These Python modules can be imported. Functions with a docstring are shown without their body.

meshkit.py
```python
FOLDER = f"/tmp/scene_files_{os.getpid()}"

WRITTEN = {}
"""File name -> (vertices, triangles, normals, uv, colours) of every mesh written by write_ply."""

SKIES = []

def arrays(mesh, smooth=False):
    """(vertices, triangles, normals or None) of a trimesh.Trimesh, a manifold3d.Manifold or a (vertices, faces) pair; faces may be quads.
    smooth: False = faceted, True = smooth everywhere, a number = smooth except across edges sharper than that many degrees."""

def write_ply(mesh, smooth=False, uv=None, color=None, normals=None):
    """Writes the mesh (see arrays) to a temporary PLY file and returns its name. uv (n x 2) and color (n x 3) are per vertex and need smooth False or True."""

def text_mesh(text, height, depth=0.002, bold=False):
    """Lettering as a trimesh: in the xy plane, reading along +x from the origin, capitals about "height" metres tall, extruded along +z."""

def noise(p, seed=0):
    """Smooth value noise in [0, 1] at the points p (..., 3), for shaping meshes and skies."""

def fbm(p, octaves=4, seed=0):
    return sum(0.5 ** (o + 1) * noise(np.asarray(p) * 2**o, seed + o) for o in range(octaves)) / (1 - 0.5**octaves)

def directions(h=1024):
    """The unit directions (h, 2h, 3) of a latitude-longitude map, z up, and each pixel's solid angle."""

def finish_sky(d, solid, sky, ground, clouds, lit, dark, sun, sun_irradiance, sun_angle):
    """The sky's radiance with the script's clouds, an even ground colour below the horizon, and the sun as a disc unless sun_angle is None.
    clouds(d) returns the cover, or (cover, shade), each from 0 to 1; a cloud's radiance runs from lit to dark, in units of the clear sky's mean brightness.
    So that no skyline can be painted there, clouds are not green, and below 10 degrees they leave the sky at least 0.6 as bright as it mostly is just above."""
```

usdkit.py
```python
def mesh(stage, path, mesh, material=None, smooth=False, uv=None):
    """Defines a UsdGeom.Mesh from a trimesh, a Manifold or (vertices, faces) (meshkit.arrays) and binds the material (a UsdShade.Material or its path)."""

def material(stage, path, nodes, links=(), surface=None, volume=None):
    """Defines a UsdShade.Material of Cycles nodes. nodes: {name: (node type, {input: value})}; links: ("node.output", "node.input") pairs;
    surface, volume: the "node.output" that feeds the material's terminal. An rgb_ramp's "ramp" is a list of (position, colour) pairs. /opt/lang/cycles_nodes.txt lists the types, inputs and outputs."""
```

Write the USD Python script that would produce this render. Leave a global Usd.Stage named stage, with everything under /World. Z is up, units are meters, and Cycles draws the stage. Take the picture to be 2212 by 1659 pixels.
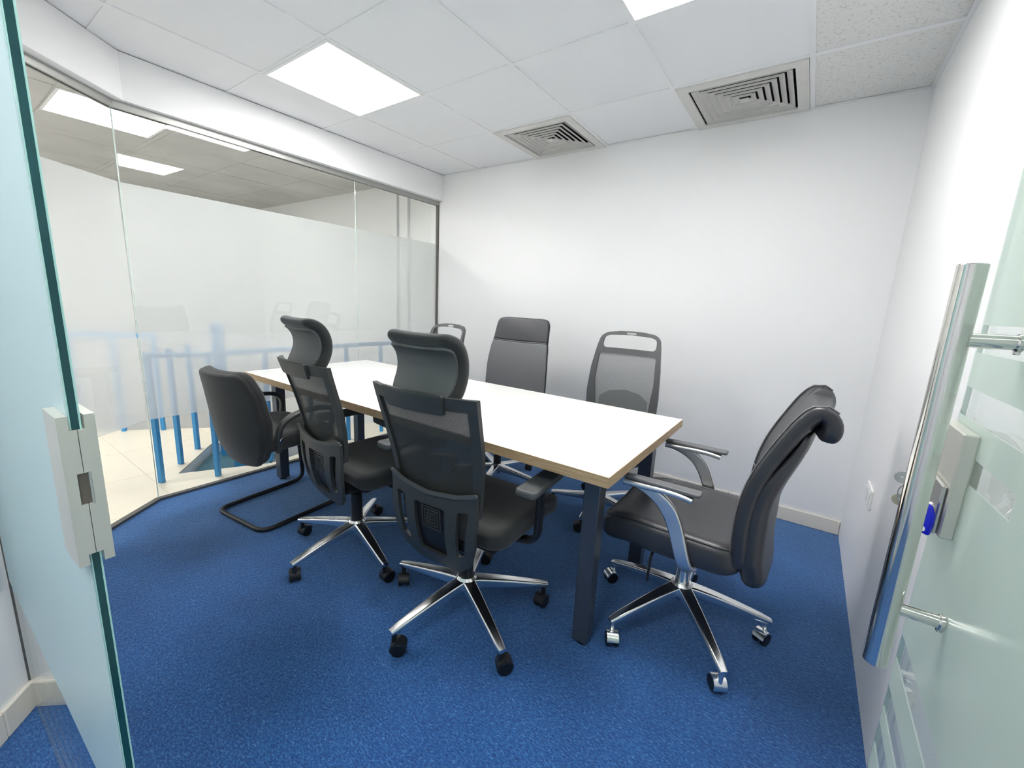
import math, random
import numpy as np, trimesh, shapely
from shapely.geometry import Polygon, box as sbox, LineString
from shapely import affinity
from scipy.interpolate import CubicSpline
import manifold3d as m3
import usdkit, meshkit
from pxr import Usd, UsdGeom, UsdLux, UsdShade, Sdf, Gf

random.seed(7)
stage = Usd.Stage.CreateInMemory()
UsdGeom.SetStageUpAxis(stage, "Z")
UsdGeom.SetStageMetersPerUnit(stage, 1.0)
UsdGeom.Xform.Define(stage, "/World")
stage.SetDefaultPrim(stage.GetPrimAtPath("/World"))

# ------------------------------------------------------------------ camera, light levels, exposure
YAW, PITCH, ROLL, FPX = math.radians(-34.863), math.radians(-11.042), math.radians(2.769), 901.44
CAM = np.array([3.168, -2.427, 1.267])
EXPOSURE = 1.78
LAMP = 6.6          # emission of the ceiling panels
cam = UsdGeom.Camera.Define(stage, "/World/camera")
cam.CreateHorizontalApertureAttr(36.0)
cam.CreateVerticalApertureAttr(27.0)
cam.CreateFocalLengthAttr(36.0 * FPX / 2212)
cam.CreateClippingRangeAttr(Gf.Vec2f(0.02, 200))
cam.CreateExposureAttr(EXPOSURE)
_f = np.array([math.sin(YAW) * math.cos(PITCH), math.cos(YAW) * math.cos(PITCH), math.sin(PITCH)])
_r = np.array([math.cos(YAW), -math.sin(YAW), 0.0])
_u = np.cross(_r, _f)
R2, U2 = _r * math.cos(ROLL) + _u * math.sin(ROLL), -_r * math.sin(ROLL) + _u * math.cos(ROLL)
cam.AddTransformOp().Set(Gf.Matrix4d(*R2, 0, *U2, 0, *(-_f), 0, *CAM, 1))

world = UsdLux.DomeLight.Define(stage, "/World/sky")   # the building is closed: next to nothing of it comes in
world.CreateIntensityAttr(0.02)

# ------------------------------------------------------------------ helpers: names, tags
used = {}
def numbered(path):
    n = used.get(path, 0); used[path] = n + 1
    return path if n == 0 else f"{path}_{n:03d}"

def put(prim, label=None, cat=None, group=None, kind=None):
    for k, v in (("label", label), ("category", cat), ("group", group), ("kind", kind)):
        if v: prim.SetCustomDataByKey(k, v)
    return prim

def thing(name, label=None, cat=None, loc=(0, 0, 0), rotz=0.0, group=None, kind=None):
    p = numbered("/World/" + name)
    x = UsdGeom.Xform.Define(stage, p)
    x.AddTranslateOp().Set(Gf.Vec3d(*map(float, loc)))
    if rotz: x.AddRotateZOp().Set(float(rotz))
    return put(x.GetPrim(), label, cat, group, kind)

def obj(name, mesh, m, parent=None, smooth=35, label=None, cat=None, group=None, kind=None):
    base = str(parent.GetPath()) if parent else "/World"
    p = numbered(base + "/" + name)
    g = usdkit.mesh(stage, p, mesh, MAT[m] if isinstance(m, str) else m, smooth=smooth)
    return put(g.GetPrim(), label, cat, group, kind)

def copy_of(src, loc, rotz, label):
    d = src.GetCustomData()
    r = thing(src.GetName(), label, d["category"], loc, rotz, d.get("group"))
    r.GetReferences().AddInternalReference(src.GetPath())
    r.SetInstanceable(True)
    return r

# ------------------------------------------------------------------ helpers: shapes
def cat(*ms): return trimesh.util.concatenate([m for m in ms if m is not None])

def tm(man):
    m = man.to_mesh(); return trimesh.Trimesh(m.vert_properties[:, :3], m.tri_verts, process=False)

def bx(lo, hi, c=0.0):
    lo, hi = np.minimum(lo, hi).astype(float), np.maximum(lo, hi).astype(float)
    c = min(c, 0.49 * float((hi - lo).min()))
    if c <= 0:
        b = trimesh.creation.box(hi - lo); b.apply_translation((lo + hi) / 2); return b
    pts = []
    for sx in (0, 1):
        for sy in (0, 1):
            for sz in (0, 1):
                s = np.array([sx, sy, sz]); p = np.where(s, hi, lo); d = np.where(s, -c, c)
                for k in range(3):
                    q = p + d; q[k] = p[k]; pts.append(q)
    return trimesh.convex.convex_hull(np.array(pts))

def rot(m, deg, axis=(0, 0, 1), at=(0, 0, 0)):
    m = m.copy(); m.apply_transform(trimesh.transformations.rotation_matrix(math.radians(deg), axis, at)); return m

def mv(m, t): m = m.copy(); m.apply_translation(t); return m

def fillet(pts, r, n=6, closed=False):
    P = [np.array(p, float) for p in pts]; out = []; N = len(P)
    for i in range(N):
        if not closed and i in (0, N - 1): out.append(P[i]); continue
        a, b, c = P[i - 1], P[i], P[(i + 1) % N]
        la, lc = np.linalg.norm(a - b), np.linalg.norm(c - b)
        d = min(r, 0.48 * la, 0.48 * lc)
        s, e = b + (a - b) / la * d, b + (c - b) / lc * d
        for t in np.linspace(0, 1, n): out.append((1 - t) ** 2 * s + 2 * t * (1 - t) * b + t * t * e)
    return np.array(out)

def spline(pts, n=40):
    P = np.array(pts, float); s = np.r_[0, np.cumsum(np.linalg.norm(np.diff(P, axis=0), axis=1))]
    return CubicSpline(s, P)(np.linspace(0, s[-1], n))

def sweep(path, prof, closed=False, up=None):
    """Sweeps a closed 2D profile (n x 2: side, up) along the path; capped."""
    P = np.asarray(path, float); N = len(P); prof = np.asarray(prof, float); K = prof.shape[-2]
    T = (np.roll(P, -1, 0) - np.roll(P, 1, 0)) if closed else np.gradient(P, axis=0)
    T /= np.linalg.norm(T, axis=1, keepdims=True)
    u = np.array(up, float) if up is not None else (np.array([0, 0, 1.0]) if abs(T[0][2]) < 0.9 else np.array([0, 1.0, 0]))
    V = []
    for i in range(N):
        if up is None and i > 0: pass
        s = np.cross(T[i], u); s /= np.linalg.norm(s); w = np.cross(s, T[i])
        if up is None: u = w
        sc = prof[i] if prof.ndim == 3 else prof
        V.append(P[i] + sc[:, :1] * s + sc[:, 1:] * w)
    V = np.vstack(V); F = []
    for i in range(N if closed else N - 1):
        for k in range(K):
            a, b = i * K + k, i * K + (k + 1) % K
            c, d = ((i + 1) % N) * K + (k + 1) % K, ((i + 1) % N) * K + k
            F += [[a, b, c], [a, c, d]]
    if not closed:
        for base, flip in ((0, 1), ((N - 1) * K, 0)):
            V = np.vstack([V, V[base:base + K].mean(0)]); ctr = len(V) - 1
            for k in range(K):
                a, b = base + k, base + (k + 1) % K
                F.append([ctr, b, a] if flip else [ctr, a, b])
    m = trimesh.Trimesh(V, F, process=False)
    if m.volume < 0: m.invert()
    return m

def circ(r, n=12): a = np.arange(n) * 2 * math.pi / n; return np.stack([r * np.cos(a), r * np.sin(a)], 1)
def rrp(w, h, r, n=4):
    pts = []
    for cx, cy, a0 in ((w/2-r, h/2-r, 0), (-w/2+r, h/2-r, 90), (-w/2+r, -h/2+r, 180), (w/2-r, -h/2+r, 270)):
        for a in np.radians(a0 + np.linspace(0, 90, n)): pts.append((cx + r*math.cos(a), cy + r*math.sin(a)))
    return np.array(pts)
def tube(path, r, n=12, closed=False): return sweep(path, circ(r, n), closed)
def cyl(a, b, r, n=24, c=0.0):
    a, b = np.array(a, float), np.array(b, float); L = np.linalg.norm(b - a); d = (b - a) / L
    if c: return lathe_dir([(0, 0), (r - c, 0), (r, c), (r, L - c), (r - c, L), (0, L)], a, d, n)
    return lathe_dir([(0, 0), (r, 0), (r, L), (0, L)], a, d, n)
def lathe_dir(prof, at, d, n=24):
    m = trimesh.creation.revolve(np.array(prof, float), sections=n)
    m.apply_transform(trimesh.geometry.align_vectors([0, 0, 1], d)); m.apply_translation(at)
    if m.volume < 0: m.invert()
    return m

def resample(poly, n):
    ring = poly.exterior if hasattr(poly, "exterior") else poly
    L = ring.length
    return np.array([ring.interpolate(L * k / n).coords[0] for k in range(n)])
def rpoly(pts, r): return Polygon(pts).buffer(-r, quad_segs=12).buffer(r, quad_segs=12)

def pad(poly, th, r, crown=0.0, n=96, nr=5, place=None):
    """A cushion: outline poly in (u, v), thickness th along w, rim rounded with radius r, both faces crowned. place maps (u, v, w) rows to xyz."""
    O = resample(shapely.geometry.polygon.orient(poly), n)
    Tn = np.roll(O, -1, 0) - np.roll(O, 1, 0); Tn /= np.linalg.norm(Tn, axis=1, keepdims=True)
    Nn = np.stack([-Tn[:, 1], Tn[:, 0]], 1)
    r = min(r, th / 2); c = O.mean(0)
    rings = []
    th_ = np.linspace(-90, 90, 2 * nr + 1)
    inner = O + Nn * r
    def fill(sign):
        out = []
        for f in (0.0, 0.12, 0.25, 0.4, 0.55, 0.7, 0.85, 0.95):
            q = c + (inner - c) * f
            out.append(np.c_[q, np.full(n, sign * th / 2)])
        return out
    low, high = fill(-1), fill(1)
    rings += low[1:]
    for a in np.radians(th_):
        rings.append(np.c_[O + Nn * (r * (1 - math.cos(a))), np.full(n, (th / 2 - r) * np.sign(a) + r * math.sin(a))])
    rings += high[:0:-1]
    V = np.vstack(rings + [low[0][:1], high[0][:1]]); F = []
    if crown:
        lo_, hi_ = O.min(0), O.max(0); q = (V[:, :2] - (lo_ + hi_) / 2) / ((hi_ - lo_) / 2)
        V[:, 2] += np.clip(V[:, 2] / (th / 2), -1, 1) * crown * (1 - q[:, 0] ** 2).clip(0) * (1 - q[:, 1] ** 2).clip(0)
    for i in range(len(rings) - 1):
        for k in range(n):
            a, b, c2, d = i*n+k, i*n+(k+1) % n, (i+1)*n+(k+1) % n, (i+1)*n+k
            F += [[a, b, c2], [a, c2, d]]
    b0, t0 = len(V) - 2, len(V) - 1; last = (len(rings) - 1) * n
    for k in range(n):
        F.append([b0, (k + 1) % n, k]); F.append([t0, last + k, last + (k + 1) % n])
    if place is not None: V = place(V)
    m = trimesh.Trimesh(V, F, process=False)
    if m.volume < 0: m.invert()
    return m

def plate(poly, th, place, res=0.02):
    """Sheet of polygon (u, v) with holes, thickness th, refined and bent by place((u, v, w))."""
    polys = list(poly.geoms) if hasattr(poly, "geoms") else [poly]; out = []
    for p in polys:
        p = shapely.geometry.polygon.orient(p)
        cs = m3.CrossSection([np.array(p.exterior.coords)[:-1]] + [np.array(h.coords)[:-1] for h in p.interiors])
        man = m3.Manifold.extrude(cs, th).refine_to_length(res)
        t = tm(man); V = np.array(t.vertices)
        t = trimesh.Trimesh(place(V), t.faces, process=False)
        if t.volume < 0: t.invert()
        out.append(t)
    return cat(*out)

def flat(poly, z0, z1):
    polys = list(poly.geoms) if hasattr(poly, "geoms") else [poly]
    out = []
    for p in polys:
        p = shapely.geometry.polygon.orient(p)
        cs = m3.CrossSection([np.array(p.exterior.coords)[:-1]] + [np.array(h.coords)[:-1] for h in p.interiors])
        out.append(mv(tm(m3.Manifold.extrude(cs, z1 - z0)), (0, 0, z0)))
    return cat(*out)

def along(profile, th_shift=0.0):
    """Place map for pads that follow a curve: (u, s, w) -> x=u, point at arc length s, pushed w along the curve's normal."""
    P = spline(profile, 160); s = np.r_[0, np.cumsum(np.linalg.norm(np.diff(P, axis=0), axis=1))]
    T = np.gradient(P, axis=0); T /= np.linalg.norm(T, axis=1, keepdims=True)
    Nn = np.stack([T[:, 1], -T[:, 0]], 1)          # curve in (y, z) going up: normal points to +y
    def place(V, curve=lambda u, s: 0.0):
        y, z = np.interp(V[:, 1], s, P[:, 0]), np.interp(V[:, 1], s, P[:, 1])
        ny, nz = np.interp(V[:, 1], s, Nn[:, 0]), np.interp(V[:, 1], s, Nn[:, 1])
        w = V[:, 2] + curve(V[:, 0], V[:, 1])
        return np.stack([V[:, 0], y + ny * w, z + nz * w], 1)
    place.length = s[-1]
    return place

# ------------------------------------------------------------------ materials
MAT = {}
def srgb(h):
    c = np.array([int(h[i:i + 2], 16) for i in (0, 2, 4)]) / 255
    return tuple(np.where(c <= 0.04045, c / 12.92, ((c + 0.055) / 1.055) ** 2.4))
def look(name, nodes, links, surface): MAT[name] = usdkit.material(stage, "/World/Looks/" + name, nodes, links, surface=surface)
def plain(name, col, rough=0.5, metal=0.0, bump=None, var=None, **kw):
    """Principled; bump = (scale, strength, distance); var = (scale, amount) varies the colour a little with noise."""
    col = srgb(col) if isinstance(col, str) else col
    n = {"p": ("principled_bsdf", {"base_color": col, "roughness": rough, "metallic": metal, **kw})}
    l = []
    if bump or var: n["tc"] = ("texture_coordinate", {})
    if var:
        n["nv"] = ("noise_texture", {"scale": var[0], "detail": 4.0, "roughness": 0.6})
        a = var[1]
        n["rv"] = ("rgb_ramp", {"ramp": [(0.25, tuple(x * (1 - a) for x in col)), (0.75, tuple(min(1, x * (1 + a)) for x in col))]})
        l += [("tc.object", "nv.vector"), ("nv.fac", "rv.fac"), ("rv.color", "p.base_color")]
    if bump:
        n["nb"] = ("noise_texture", {"scale": bump[0], "detail": 3.0})
        n["b"] = ("bump", {"strength": bump[1], "distance": bump[2]})
        l += [("tc.object", "nb.vector"), ("nb.fac", "b.height"), ("b.normal", "p.normal")]
    look(name, n, l, "p.BSDF")

plain("wall_paint", (0.90, 0.90, 0.90), 0.55, bump=(60, 0.06, 0.002))
plain("far_paint", (0.86, 0.87, 0.865), 0.6)
plain("ceiling_smooth", (0.87, 0.875, 0.89), 0.8)
plain("ceiling_grid", (0.86, 0.865, 0.87), 0.5)
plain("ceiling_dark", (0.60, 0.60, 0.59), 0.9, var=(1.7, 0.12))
plain("skirting", "e9e2d6", 0.35, var=(9, 0.03))
plain("table_white", (0.88, 0.875, 0.85), 0.22)
plain("steel_dark", "585d66", 0.36, 0.6)
plain("channel", "a9aaa6", 0.4, 0.7)
plain("channel_dark", "6c6a66", 0.5, 0.5)
plain("alu", (0.62, 0.62, 0.60), 0.33, 0.9)
plain("chrome", (0.88, 0.885, 0.88), 0.2, 1.0)
plain("alu_arm", (0.80, 0.80, 0.79), 0.3, 0.9)
plain("inox", (0.78, 0.765, 0.735), 0.09, 1.0)
plain("plastic", "3c3e3d", 0.45, bump=(500, 0.05, 0.0005))
plain("plastic_dark", "1b1c1e", 0.42)
plain("frame_grey", "5a5b5c", 0.45)
plain("fabric", "292b2b", 0.9, bump=(900, 0.35, 0.0006), sheen_weight=0.25, sheen_roughness=0.5)
plain("fabric_head", "2a2c2c", 0.85, bump=(900, 0.3, 0.0006), sheen_weight=0.25, sheen_roughness=0.5)
plain("shell", "565858", 0.55)
plain("leather", "37373b", 0.36, specular_ior_level=0.75, bump=(160, 0.12, 0.0008))
plain("leather_grey", "6d6e71", 0.45, bump=(160, 0.12, 0.0008))
plain("leather_mid", "47474b", 0.42, bump=(160, 0.12, 0.0008))
plain("rubber", "0d0d0f", 0.4)
plain("stitch", "77777a", 0.5)
plain("rail_blue", "3a98d6", 0.35)
plain("stair_teal", "3f6672", 0.6)
plain("vent_white", (0.70, 0.69, 0.66), 0.5, var=(14, 0.05))
plain("vent_dark", (0.03, 0.03, 0.03), 0.9)
plain("socket_white", (0.85, 0.85, 0.84), 0.35)
plain("tag_blue", "0a1fd6", 0.3)
plain("tag_white", "f2f2f2", 0.5)
plain("brass", (0.62, 0.55, 0.42), 0.3, 0.9)
plain("lock_case", (0.66, 0.66, 0.60), 0.38, 0.55)
plain("slot_dark", "6b655c", 0.6)
plain("tile_cream", "eee4d0", 0.28, var=(2.2, 0.035))
plain("grout", "d6cdbd", 0.8)
plain("plate_silver", (0.6, 0.6, 0.6), 0.3, 0.8)
plain("edge_teal", (0.012, 0.075, 0.085), 0.12, var=(6, 0.3))
plain("edge_pale", (0.72, 0.84, 0.80), 0.15)
plain("edge_cyan", (0.45, 0.78, 0.72), 0.15)
look("lamp_landing", {"e": ("emission", {"color": (1.0, 0.99, 0.98), "strength": LAMP * 1.45})}, [], "e.emission")
look("lamp", {"e": ("emission", {"color": (1.0, 0.985, 0.97), "strength": LAMP})}, [], "e.emission")
# woven floor covering: royal blue loop pile with lighter flecks
look("carpet", {
    "tc": ("texture_coordinate", {}),
    "m": ("mapping", {"scale": (1.0, 2.0, 1.0), "rotation": (0, 0, 0.5)}),
    "n1": ("noise_texture", {"scale": 100.0, "detail": 3.0, "roughness": 0.7, "distortion": 0.6}),
    "n2": ("noise_texture", {"scale": 2.6, "detail": 3.0, "roughness": 0.6}),
    "n3": ("noise_texture", {"scale": 55.0, "detail": 2.0, "roughness": 0.6}),
    "r1": ("rgb_ramp", {"ramp": [(0.30, (0.005, 0.044, 0.190)), (0.50, (0.011, 0.094, 0.320)), (0.62, (0.042, 0.185, 0.48)), (0.75, (0.22, 0.40, 0.66))]}),
    "r2": ("rgb_ramp", {"ramp": [(0.32, (0.66, 0.70, 0.76)), (0.68, (1.0, 1.0, 1.0))]}),
    "mx": ("mix_color", {"blend_type": "multiply", "fac": 1.0}),
    "ad": ("math", {"math_type": "add"}),
    "b": ("bump", {"strength": 0.7, "distance": 0.004}),
    "p": ("principled_bsdf", {"roughness": 0.95, "sheen_weight": 0.7, "sheen_roughness": 0.45, "sheen_tint": (0.55, 0.76, 0.92)}),
}, [("tc.object", "m.vector"), ("m.vector", "n1.vector"), ("tc.object", "n2.vector"), ("m.vector", "n3.vector"), ("n1.fac", "r1.fac"), ("n2.fac", "r2.fac"),
    ("r1.color", "mx.a"), ("r2.color", "mx.b"), ("mx.result", "p.base_color"), ("n1.fac", "ad.value1"), ("n3.fac", "ad.value2"), ("ad.value", "b.height"), ("b.normal", "p.normal")], "p.BSDF")
# pitted mineral-fibre tile
look("ceiling_mineral", {
    "tc": ("texture_coordinate", {}),
    "v": ("noise_texture", {"scale": 75.0, "detail": 2.0, "roughness": 0.7}),
    "r": ("rgb_ramp", {"ramp": [(0.30, (0.60, 0.60, 0.575)), (0.45, (0.80, 0.80, 0.775))]}),
    "b": ("bump", {"strength": 0.6, "distance": 0.004}),
    "p": ("principled_bsdf", {"roughness": 0.9}),
}, [("tc.object", "v.vector"), ("v.fac", "r.fac"), ("r.color", "p.base_color"), ("v.fac", "b.height"), ("b.normal", "p.normal")], "p.BSDF")
# oak edge band
look("oak", {
    "tc": ("texture_coordinate", {}),
    "m": ("mapping", {"scale": (3.0, 3.0, 60.0)}),
    "n": ("noise_texture", {"scale": 4.0, "detail": 5.0, "roughness": 0.6}),
    "r": ("rgb_ramp", {"ramp": [(0.3, srgb("b2936c")), (0.7, srgb("d6ba94"))]}),
    "p": ("principled_bsdf", {"roughness": 0.45}),
}, [("tc.object", "m.vector"), ("m.vector", "n.vector"), ("n.fac", "r.fac"), ("r.color", "p.base_color")], "p.BSDF")
def pane(name, tint):
    look(name, {"lw": ("layer_weight", {"blend": 0.5}), "pw": ("math", {"math_type": "power", "value2": 5.0}), "f": ("math", {"math_type": "multiply_add", "value2": 0.92, "value3": 0.026}),
                "t": ("transparent_bsdf", {"color": tint}), "g": ("glossy_bsdf", {"color": (1, 1, 1), "roughness": 0.0}), "x": ("mix_closure", {})},
         [("lw.facing", "pw.value1"), ("pw.value", "f.value1"), ("f.value", "x.fac"), ("t.BSDF", "x.closure1"), ("g.BSDF", "x.closure2")], "x.closure")
pane("glass", (0.975, 0.985, 0.98))
pane("door_glass", (0.955, 0.985, 0.97))
def film(name, tint, white, veil, rough):
    look(name, {"r": ("refraction_bsdf", {"color": tint, "roughness": rough, "IOR": 1.25}), "d": ("translucent_bsdf", {"color": white}), "d2": ("diffuse_bsdf", {"color": white}), "w": ("mix_closure", {"fac": 0.5}), "x": ("mix_closure", {"fac": veil})},
         [("d.BSDF", "w.closure1"), ("d2.BSDF", "w.closure2"), ("r.BSDF", "x.closure1"), ("w.closure", "x.closure2")], "x.closure")
film("film_window", (0.97, 0.98, 0.985), (0.92, 0.93, 0.93), 0.38, 0.11)
def frost(name, col, refl, clear=0.0, tint=(1, 1, 1)):
    look(name, {"tr": ("transparent_bsdf", {"color": tint}), "z": ("mix_closure", {"fac": clear}), "d": ("diffuse_bsdf", {"color": refl}), "t": ("translucent_bsdf", {"color": col}), "x": ("mix_closure", {"fac": 0.6}), "g": ("glossy_bsdf", {"color": (1, 1, 1), "roughness": 0.25}), "lw": ("layer_weight", {"blend": 0.5}), "pw": ("math", {"math_type": "power", "value2": 5.0}), "f": ("math", {"math_type": "multiply_add", "value2": 0.5, "value3": 0.02}), "y": ("mix_closure", {})},
         [("d.BSDF", "x.closure1"), ("t.BSDF", "x.closure2"), ("lw.facing", "pw.value1"), ("pw.value", "f.value1"), ("f.value", "y.fac"), ("x.closure", "z.closure1"), ("tr.BSDF", "z.closure2"), ("z.closure", "y.closure1"), ("g.BSDF", "y.closure2")], "y.closure")
frost("film_teal", (0.80, 0.93, 0.95), (0.72, 0.86, 0.88))
frost("film_green", (0.95, 1.0, 0.965), (0.90, 0.965, 0.925), 0.5, (0.90, 0.965, 0.93))
def netting(name, col, size, hole, rough=0.7):
    """Woven mesh: holes between crossing threads are cut out."""
    look(name, {
        "tc": ("texture_coordinate", {}),
        "m": ("mapping", {"scale": (1.0, 0.0, 1.0), "location": (0.0, 0.0005, 0.0)}),
        "c": ("checker_texture", {"scale": size}),
        "h": ("math", {"math_type": "multiply", "value2": hole}),
        "t": ("transparent_bsdf", {"color": (1, 1, 1)}),
        "p": ("principled_bsdf", {"base_color": srgb(col), "roughness": rough}),
        "x": ("mix_closure", {})},
        [("tc.object", "m.vector"), ("m.vector", "c.vector"), ("c.fac", "h.value1"), ("h.value", "x.fac"), ("p.BSDF", "x.closure1"), ("t.BSDF", "x.closure2")], "x.closure")
netting("net_dark", "3a3c3b", 500.0, 0.55)
netting("net_grey", "8c8e90", 500.0, 0.85)

# ------------------------------------------------------------------ the room
H = 2.393
XR, YB = 3.49, 0.589            # right wall, back wall
GX = 0.11                       # glass partition
J = np.array([0.131, -1.725])   # where the partition bends
K = np.array([0.43, -2.10])     # end of its slanted pane
V = np.array([1.41, -2.366])    # foot of the left door
YEND = -4.3

floor_poly = Polygon([(0.10, YB), (XR, YB), (XR, YEND), (1.5, YEND), (1.5, -2.60), (1.39, -2.45), (1.39, -2.25), (0.43, -2.12), (0.121, -1.73)])
obj("floor", flat(floor_poly, -0.03, 0.0), "carpet", smooth=False, kind="structure", label="royal blue woven carpet floor of the meeting room")
obj("wall_back", bx((0.02, YB, -0.2), (XR + 0.12, YB + 0.12, H + 0.1)), "wall_paint", smooth=False, kind="structure", label="plain white painted wall behind the table")
obj("wall_right", bx((XR, YEND, -0.2), (XR + 0.12, YB, H + 0.1)), "wall_paint", smooth=False, kind="structure", label="plain white painted wall on the right")
obj("wall_rear", bx((-3.7, YEND - 0.12, -1.6), (XR + 0.12, YEND, H + 0.1)), "wall_paint", smooth=False, kind="structure", label="white wall behind the viewer")
front = Polygon([(0.44, -2.09), (1.56, -2.225), tuple(V), (1.63, -2.54), (1.63, YEND), (1.50, YEND), (1.50, -2.62), (0.42, -2.20)])
obj("wall_front", flat(front, 0, H), "wall_paint", smooth=False, kind="structure", label="white wall pier beside the left glass door")
obj("wall_front", bx((1.41, -2.40, 2.16), (XR, -2.30, H)), "wall_paint", smooth=False, kind="structure", label="white header wall above the glass doors")
# bulkhead over the partition
bulk = LineString([(0.10, YB), (0.10, J[1] + 0.012), (K[0] - 0.008, K[1] + 0.0)]).buffer(0.082, cap_style="flat", join_style="mitre").intersection(sbox(-1, -3, 3, YB))
obj("wall_left", flat(bulk, 2.172, H), "wall_paint", smooth=False, kind="structure", label="white bulkhead above the glass partition")
# landing shell
obj("wall_far", bx((-3.72, YEND, -1.6), (-3.6, YB + 0.12, H + 0.1)), "far_paint", smooth=False, kind="structure", label="white wall across the stair landing")
obj("wall_side", bx((-3.6, YB, -1.6), (0.02, YB + 0.12, H + 0.1)), "far_paint", smooth=False, kind="structure", label="white side wall of the stair landing")

def skirting(name, pts, lab, h=0.088, t=0.012, step=0.6, first=None):
    x = thing(name, lab, kind="structure")
    for a, b in zip(pts[:-1], pts[1:]):
        a, b = np.array(a, float), np.array(b, float); L = np.linalg.norm(b - a); d = (b - a) / L; s = 0.0; nx = first or step
        ang = math.degrees(math.atan2(d[1], d[0]))
        while s < L - 1e-6:
            e = min(L, s + nx); nx = step
            m = bx((s + 0.0008, 0, 0), (e - 0.0008, t, h), 0.003)
            obj("tile", mv(rot(m, ang), (a[0], a[1], 0)), "skirting", x, smooth=20); s = e
    return x
skirting("baseboard_back", [(XR - 0.002, YB), (0.13, YB)], "cream tile skirting along the back wall")
# the pier's two faces meet at V; skirting goes round both
d2 = (np.array([1.63, -2.54]) - V); d1 = (np.array([1.56, -2.225]) - V)
skirting("baseboard_front", [(1.56, -2.225), tuple(V)], "cream tile skirting inside the left glass door")
skirting("baseboard_front", [tuple(V), (1.63, -2.54), (1.63, -3.6)], "cream tile skirting outside the left glass door", first=0.115)

# ceiling: 600 mm tiles on a white grid
cl = thing("ceiling", "white suspended ceiling of square tiles on a visible grid", kind="structure")
GXS, GYS = [0.0, 0.6, 1.2, 1.8, 2.4, 3.0, XR], [YB, 0.0, -0.6, -1.2, -1.8, -2.4, -3.0, -3.6, YEND]
room = floor_poly.buffer(0.02)
lamps = {(1, 2), (4, 2), (4, 5)}
vents = {(2, 0), (4, 0)}
bar = 0.011
for i in range(6):
    for j in range(8):
        if (i, j) in lamps or (i, j) in vents: continue
        x0, x1, y0, y1 = GXS[i], GXS[i + 1], GYS[j + 1], GYS[j]
        cell = sbox(x0 + 0.004, y0 + 0.004, x1 - 0.004, y1 - 0.004).intersection(room)
        if cell.is_empty or cell.area < 0.002: continue
        obj("ceiling_tile", flat(cell, H + 0.004 + random.uniform(0, 0.0015), H + 0.02), "ceiling_mineral" if i == 5 else "ceiling_smooth", cl, smooth=False)
for x in GXS[1:-1]:
    seg = sbox(x - bar, YEND, x + bar, YB).intersection(room)
    obj("grid_bar", flat(seg, H, H + 0.03), "ceiling_grid", cl, smooth=False)
for y in GYS[1:-1]:
    for a, b in zip(GXS[:-1], GXS[1:]):
        seg = sbox(a + bar, y - bar, b - bar, y + bar).intersection(room)
        if seg.is_empty or seg.area < 1e-4: continue
        obj("grid_bar", flat(seg, H + 0.0005, H + 0.03), "ceiling_grid", cl, smooth=False)
obj("edge_angle", bx((0.1, YB - 0.018, H - 0.001), (XR, YB, H + 0.003)), "ceiling_grid", cl, smooth=False)
obj("edge_angle", bx((XR - 0.018, YEND, H - 0.001), (XR, YB - 0.018, H + 0.003)), "ceiling_grid", cl, smooth=False)
obj("slab", bx((-3.7, YEND, H + 0.09), (XR + 0.1, YB + 0.1, H + 0.2)), "far_paint", cl, smooth=False)

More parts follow.
